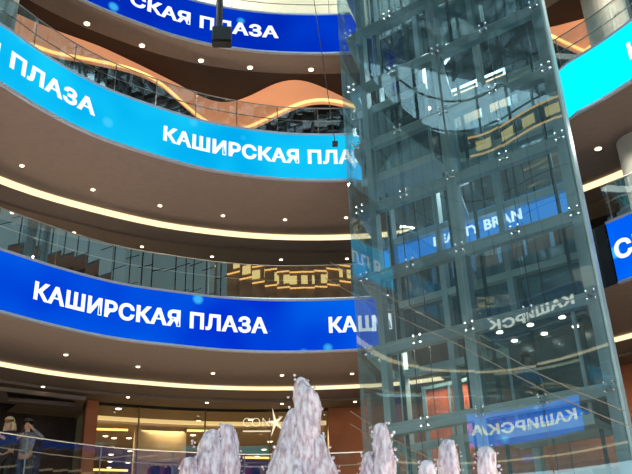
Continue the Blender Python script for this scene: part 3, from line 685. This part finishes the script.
quad(bm, o1[0], o1[1], i1[1], i1[0]); quad(bm, o1[1], o2[1], i2[1], i1[1]); quad(bm, o2[1], o2[0], i2[0], i2[1]); quad(bm, o2[0], o1[0], i1[0], i2[0])
g = bmesh.ops.extrude_face_region(bm, geom=bm.faces[:]); bmesh.ops.translate(bm, vec=(0, 0, .12), verts=[v for v in g['geom'] if isinstance(v, bmesh.types.BMVert)])
tag(link('ceiling_frame', bm, M_SOF), 'brown ceiling frame around a dark recess above the two people', 'ceiling frame')

# ------------------------------------------------------------------ fountain
C0 = Vector((.9, 8.9, 0))
fb = empty('fountain_basin', C0)
bm = bmesh.new(); prof = [(3.3, 0), (3.3, .42), (3.05, .45), (3.0, .4), (3.0, .05)]; n = 48; rings = [[bm.verts.new((r*math.cos(2*PI*k/n), r*math.sin(2*PI*k/n), z)) for k in range(n)] for r, z in prof]
for A_, B_ in zip(rings, rings[1:]):
    for k in range(n): bm.faces.new((A_[k], A_[(k+1) % n], B_[(k+1) % n], B_[k]))
link('rim', bm, mat('basin_stone', (150, 145, 140), .4, noise=.1), fb)
bm = bmesh.new(); bmesh.ops.create_circle(bm, cap_ends=True, segments=48, radius=3.0); bmesh.ops.translate(bm, vec=(0, 0, .3), verts=bm.verts); link('water', bm, mat('pool_water', (70, 110, 125), .08, bump=.3, scale=6), fb)
tag(fb, 'round stone fountain basin at the foot of the water jets', 'fountain')
def foam():
    m = bpy.data.materials.new('foamy_water'); m.use_nodes = True; nt = m.node_tree; b = nt.nodes['Principled BSDF']
    b.inputs['Base Color'].default_value = lin((232, 222, 232)); b.inputs['Roughness'].default_value = .22
    b.inputs['Subsurface Weight'].default_value = .3; b.inputs['Subsurface Radius'].default_value = (.1, .08, .1)
    b.inputs['IOR'].default_value = 1.33
    tc = nt.nodes.new('ShaderNodeTexCoord'); mp = nt.nodes.new('ShaderNodeMapping'); mp.inputs['Scale'].default_value = (1, 1, .35)
    n = nt.nodes.new('ShaderNodeTexNoise'); n.inputs['Scale'].default_value = 22; n.inputs['Detail'].default_value = 5
    nt.links.new(tc.outputs['Object'], mp.inputs[0]); nt.links.new(mp.outputs[0], n.inputs['Vector'])
    r = nt.nodes.new('ShaderNodeValToRGB'); r.color_ramp.elements[0].position = .36; r.color_ramp.elements[1].position = .6
    r.color_ramp.elements[0].color = lin((196, 172, 182)); r.color_ramp.elements[1].color = lin((250, 244, 252))
    nt.links.new(n.outputs['Fac'], r.inputs[0]); nt.links.new(r.outputs[0], b.inputs['Base Color'])
    bp = nt.nodes.new('ShaderNodeBump'); bp.inputs['Strength'].default_value = .6; bp.inputs['Distance'].default_value = .02; nt.links.new(n.outputs['Fac'], bp.inputs['Height']); nt.links.new(bp.outputs[0], b.inputs['Normal'])
    return m
M_FOAM = foam()
from mathutils import noise as mn
def jet(plumes, dist, label, seed):
    """plumes: list of [(px, py, halfwidth px), ...] from top down; one mesh of merged lumpy water columns"""
    base = at_r(plumes[0][0][0], 474, dist); root_loc = Vector((base.x, base.y, .3)); bm = bmesh.new()
    for pl in plumes:
        P = []
        for (x, y, w) in pl: q = at_r(x, y, dist); P.append((q, w*.86*(q-Vector((0, 0, EYE))).length/F))
        last = P[-1]; P.append((Vector((last[0].x, last[0].y, last[0].z*.5)), last[1]*1.25)); P.append((Vector((last[0].x, last[0].y, .3)), last[1]*1.4))
        # resample
        rings = []; N = 90; tot = [0]
        for a, b in zip(P, P[1:]): tot.append(tot[-1]+(b[0]-a[0]).length)
        for i in range(N+1):
            d = tot[-1]*(i/N)**1.25; j = 0
            while j < len(P)-2 and tot[j+1] < d: j += 1
            t = (d-tot[j])/max(1e-6, tot[j+1]-tot[j]); c = P[j][0].lerp(P[j+1][0], t); w = P[j][1]+(P[j+1][1]-P[j][1])*t
            if i == 0: w *= .25
            elif i == 1: w *= .75
            n = 28; rg_ = []
            for k in range(n):
                a = 2*PI*k/n; v = Vector((math.cos(a), math.sin(a), 0)); s_ = Vector((c.x*1.0+v.x*w, c.y+v.y*w, c.z*.3))
                disp = 1+.36*mn.noise(s_*8+Vector((seed, 0, 0)))+.20*mn.noise(s_*22)+.12*mn.noise(s_*50)
                rg_.append(bm.verts.new(c+v*w*disp-Vector(root_loc)))
            rings.append(rg_)
        for A_, B_ in zip(rings, rings[1:]):
            for k in range(28): bm.faces.new((A_[k], A_[(k+1) % 28], B_[(k+1) % 28], B_[k]))
        bm.faces.new(rings[0][::-1]); bm.faces.new(rings[-1])
    rn = random.Random(seed)
    for _ in range(26*len(plumes)):                       # flying drops
        pl = rn.choice(plumes); x, y, w = rn.choice(pl); q = at_r(x+rn.choice((-1, 1))*w*rn.uniform(.9, 1.5), y+rn.uniform(-2, 14), dist+rn.uniform(-.1, .1))
        s_ = bmesh.ops.create_icosphere(bm, subdivisions=1, radius=rn.uniform(.008, .022)); bmesh.ops.translate(bm, vec=q-root_loc, verts=s_['verts'])
    o = link('water_jet', bm, M_FOAM, smooth=True); o.location = root_loc
    tag(o, label, 'water jet', 'fountain jets')
jet([[(301, 377, 5), (302, 386, 9), (307, 396, 13), (308, 412, 15), (306, 428, 15), (303, 445, 15), (300, 462, 18), (298, 480, 22)],
     [(294, 408, 5), (291, 425, 9), (288, 445, 12), (284, 462, 15), (281, 480, 18)],
     [(317, 434, 6), (320, 445, 9), (323, 460, 12), (326, 480, 15)]], 9.0, 'tallest foaming water jet, in front of the shop at the centre bottom', 1)
jet([[(227, 424, 6), (229, 434, 9), (229, 448, 10), (230, 465, 12), (230, 482, 13)], [(212, 429, 7), (210, 442, 12), (209, 458, 14), (208, 482, 17)]], 9.3, 'broad double topped water jet left of the tallest jet', 2)
jet([[(190, 457, 6), (191, 466, 9), (192, 484, 12)]], 9.2, 'lowest water jet left of the broad double topped jet', 3)
jet([[(380, 423, 6), (381, 432, 9), (382, 446, 10), (383, 462, 12), (384, 482, 15)], [(367, 452, 4), (368, 462, 8), (368, 482, 12)]], 8.6, 'tall water jet before the left edge of the glass tower', 4)
jet([[(447, 439, 5), (448, 447, 9), (449, 460, 11), (450, 482, 12)]], 9.3, 'tall rounded water jet, second from the right, before the tower', 5)
jet([[(427, 460, 6), (427, 468, 9), (427, 484, 11)]], 9.0, 'short water jet in front of the tower, between two taller jets', 6)
jet([[(485, 446, 5), (486, 454, 9), (487, 466, 10), (488, 484, 11)]], 9.4, 'rightmost water jet under the tower post', 7)

# ------------------------------------------------------------------ people
def skin(name, verts, edges, radii, m, parent, sub=1):
    me = bpy.data.meshes.new(name); me.from_pydata([Vector(v) for v in verts], edges, []); o = bpy.data.objects.new(name, me); COL.objects.link(o)
    md = o.modifiers.new('s', 'SKIN'); 
    if not me.skin_vertices: me.attributes
    bpy.context.view_layer.objects.active = o
    bpy.context.view_layer.update()
    for i, r in enumerate(radii): me.skin_vertices[0].data[i].radius = (r, r)
    me.skin_vertices[0].data[0].use_root = True
    s = o.modifiers.new('u', 'SUBSURF'); s.levels = sub; s.render_levels = sub
    bpy.context.view_layer.update()
    nm = bpy.data.meshes.new_from_object(o.evaluated_get(bpy.context.evaluated_depsgraph_get())); bpy.data.objects.remove(o)
    nm.name = name; nm.materials.clear(); nm.materials.append(m)
    for p in nm.polygons: p.use_smooth = True
    q = bpy.data.objects.new(name, nm); COL.objects.link(q); q.parent = parent; return q
SKN = mat('skin', (205, 150, 120), .5)
def person(p, rz, H, arms, hairc, topc, legc, label, longhair=True):
    """front of the figure looks along -y; arms = [(elbow, wrist) left, (elbow, wrist) right] in metres for H = 1.7"""
    root = empty('person', p, rz); k = H/1.7; V = []; Ed = []; R_ = []
    def v(x, y, z, r, to=None):
        V.append((x*k, y*k, z*k)); R_.append(r*k)
        if to is not None: Ed.append((to, len(V)-1))
        return len(V)-1
    pel = v(0, .02, .93, .14); wa = v(0, 0, 1.08, .12, pel); ch = v(0, -.02, 1.28, .15, wa); nk0 = v(0, -.03, 1.42, .07, ch); nk = v(0, -.04, 1.48, .05, nk0)
    h1 = v(0, -.06, 1.55, .085, nk); h2 = v(0, -.05, 1.63, .09, h1)
    for sx in (-1, 1):
        hp = v(sx*.1, .02, .85, .1, pel); kn = v(sx*.11, -.01, .48, .06, hp); an = v(sx*.11, .03, .09, .04, kn); v(sx*.12, -.12, .04, .035, an)
    hands = []
    for sx, (el, wr) in zip((-1, 1), arms):
        sh_ = v(sx*.17, -.02, 1.38, .055, ch); e = v(*el, .042, sh_); w_ = v(*wr, .028, e)
        d = (Vector(wr)-Vector(el)).normalized(); side = d.cross(Vector((0, -1, .2))).normalized()
        pa_ = Vector(wr)+d*.06; pm = v(*pa_, .03, w_)
        for t, ln in ((-.03, .06), (-.01, .075), (.01, .07), (.03, .055)):
            q = pa_+side*t+d*.03; f_ = v(*q, .009, pm); v(*(q+d*ln+Vector((0, 0, -.02))), .008, f_)
        q = Vector(wr)+side*.045+d*.03; v(*q, .01, w_)
    skin('body', V, Ed, R_, SKN, root)
    # face: eyes, nose, mouth
    bm = bmesh.new()
    for sx in (-1, 1): s_ = bmesh.ops.create_uvsphere(bm, u_segments=8, v_segments=6, radius=.012*k); bmesh.ops.translate(bm, vec=(sx*.032*k, -.138*k, 1.6*k), verts=s_['verts'])
    link('eyes', bm, M_BLK, root)
    # clothes: top
    V2, E2, R2 = [], [], []
    def c(x, y, z, r, to=None):
        V2.append((x*k, y*k, z*k)); R2.append(r*k)
        if to is not None: E2.append((to, len(V2)-1))
        return len(V2)-1
    a = c(0, .02, .9, .165); b = c(0, 0, 1.08, .145, a); d_ = c(0, -.02, 1.29, .175, b); c(0, -.03, 1.42, .085, d_)
    for sx, (el, wr) in zip((-1, 1), arms):
        s1_ = c(sx*.17, -.02, 1.38, .072, d_); e = c(*el, .058, s1_); m_ = Vector(el).lerp(Vector(wr), .85); c(*m_, .042, e)
    skin('top', V2, E2, R2, topc, root)
    V3, E3, R3 = [(0, .02*k, .95*k)], [], [.15*k]
    for sx in (-1, 1):
        i = len(V3); V3 += [(sx*.1*k, .02*k, .85*k), (sx*.11*k, -.01*k, .48*k), (sx*.11*k, .03*k, .1*k)]; R3 += [.12*k, .08*k, .065*k]; E3 += [(0, i), (i, i+1), (i+1, i+2)]
    skin('trousers', V3, E3, R3, legc, root)
    bm = bmesh.new(); s_ = bmesh.ops.create_uvsphere(bm, u_segments=16, v_segments=12, radius=.115*k); bmesh.ops.transform(bm, matrix=Matrix.Translation((0, -.015*k, 1.645*k)) @ Matrix.Diagonal((1, 1.05, 1.05, 1)), verts=s_['verts'])
    bmesh.ops.delete(bm, geom=[q for q in bm.verts if q.co.y < -.06*k and q.co.z < 1.66*k], context='VERTS')
    if longhair:
        tube(bm, [(0, .06*k, 1.62*k), (0, .09*k, 1.5*k), (0, .1*k, 1.36*k)], [.09*k, .1*k, .06*k], 12)
        for sx in (-1, 1): tube(bm, [(sx*.085*k, 0, 1.62*k), (sx*.1*k, 0, 1.5*k), (sx*.1*k, -.02*k, 1.38*k)], [.04*k, .045*k, .03*k], 8)
    link('hair', bm, hairc, root, True)
    tag(root, label, 'person'); return root
BLOND = mat('blond_hair', (215, 185, 140), .5, noise=.15, scale=20); DHAIR = mat('dark_hair', (60, 42, 36), .5)
q1, q2 = at_r(9, 430, 19.9), at_r(28, 430, 19.9)
person(Vector((q1.x, q1.y, Z1)), -.3, 1.82, [((-.3, -.1, 1.12), (-.12, -.28, 1.2)), ((.27, -.12, 1.12), (.1, -.3, 1.24))], BLOND, mat('black_jacket', (28, 28, 34), .7), mat('black_trousers', (22, 24, 30), .7), 'person with light blond hair in a black jacket, left of the two at the railing')
person(Vector((q2.x, q2.y, Z1)), .15, 1.8, [((-.32, -.1, 1.2), (-.1, -.3, 1.3)), ((.36, -.05, 1.3), (.1, -.2, 1.52))], DHAIR, mat('grey_patterned_top', (120, 118, 120), .7, noise=.6, scale=30), mat('grey_trousers', (60, 66, 72), .7), 'person with dark hair and grey patterned top, right of the two at the railing')
# passenger in the lower cabin
q = tp(.68, DEP*.42, 5.12)
person(q, .4, 1.7, [((-.27, -.05, 1.12), (-.2, -.25, 1.0)), ((.27, -.05, 1.12), (.2, -.2, .95))], DHAIR, mat('blue_coat', (30, 140, 205), .6), mat('navy_trousers', (25, 35, 70), .7), 'person in a blue coat riding in the lower lift cabin')

# ------------------------------------------------------------------ light
w = bpy.data.worlds.new('sky'); S.world = w; w.use_nodes = True; nt = w.node_tree
bg = nt.nodes['Background']; sky = nt.nodes.new('ShaderNodeTexCoord')
bg.inputs['Color'].default_value = (.60, .86, .95, 1); bg.inputs['Strength'].default_value = 2.2
def area(name, loc, size, power, col=(1, .82, .62), rot=(0, 0, 0)):
    l = bpy.data.lights.new(name, 'AREA'); l.energy = power; l.size = size; l.color = col; o = bpy.data.objects.new(name, l); COL.objects.link(o); o.location = loc; o.rotation_euler = rot; return o
# fill lights added near the ground, shining up to brighten the brown ceilings
for k, (x, y) in enumerate(((-5, 12), (6, 8), (0, 15), (-8, 4), (4, 0))):
    area('soffit_fill', (x, y, .6), 2.0, 500, rot=(PI, 0, 0))
mid = RA.at((s0+s1)/2, 11, ZS-.1)
for d in (.1, .4, .7, .95):
    p_ = RA.at(s0+(s1-s0)*d, 9, ZS-.05); area('shop_lamp', p_, 1.6, 70, (1, .8, .5))
l = bpy.data.lights.new('daylight', 'SUN'); l.energy = 2.8; l.angle = .5; l.color = (.82, .95, 1); o = bpy.data.objects.new('daylight', l); COL.objects.link(o); o.rotation_euler = (math.radians(32), 0, math.radians(-12))
area('door_fill', tp(.28, DEP+.9, 8.15), 1.0, 130, (1, .85, .65))  # added fill light for the red poster door
for k in range(5):                                            # fill lights added to brighten the top gallery's cream wall
    p_ = RC.at(RC.len*(.66+.07*k), 2.2, 24.5); area('upper_gallery_fill', p_, 2, 260, (1, .93, .8))
for p_ in ((8.2, 15.2, 16.6), (7.2, 16.4, 12.2), (-7.5, 15.4, 16.9), (-3, 20.5, 16.6), (-7.6, 20, 11.8)): area('gallery_fill', p_, .8, 90, (1, .95, .85))  # added fill lights to lift the dim columns and galleries
for (x, y) in ((-1.2, 7.4), (.6, 7.2), (2.2, 7.4)):
    area('jet_fill', (x, y-.4, .7), .5, 22, (.95, .88, 1), rot=(PI*.80, 0, 0))  # unseen fill lights added to brighten the water jets

S.view_settings.view_transform = 'Standard'; S.view_settings.look = 'None'; S.view_settings.exposure = .08; S.view_settings.gamma = 1
S.cycles.max_bounces = 10; S.cycles.transparent_max_bounces = 24; S.cycles.glossy_bounces = 4; S.cycles.diffuse_bounces = 4; S.cycles.sample_clamp_indirect = 6; S.cycles.caustics_reflective = False
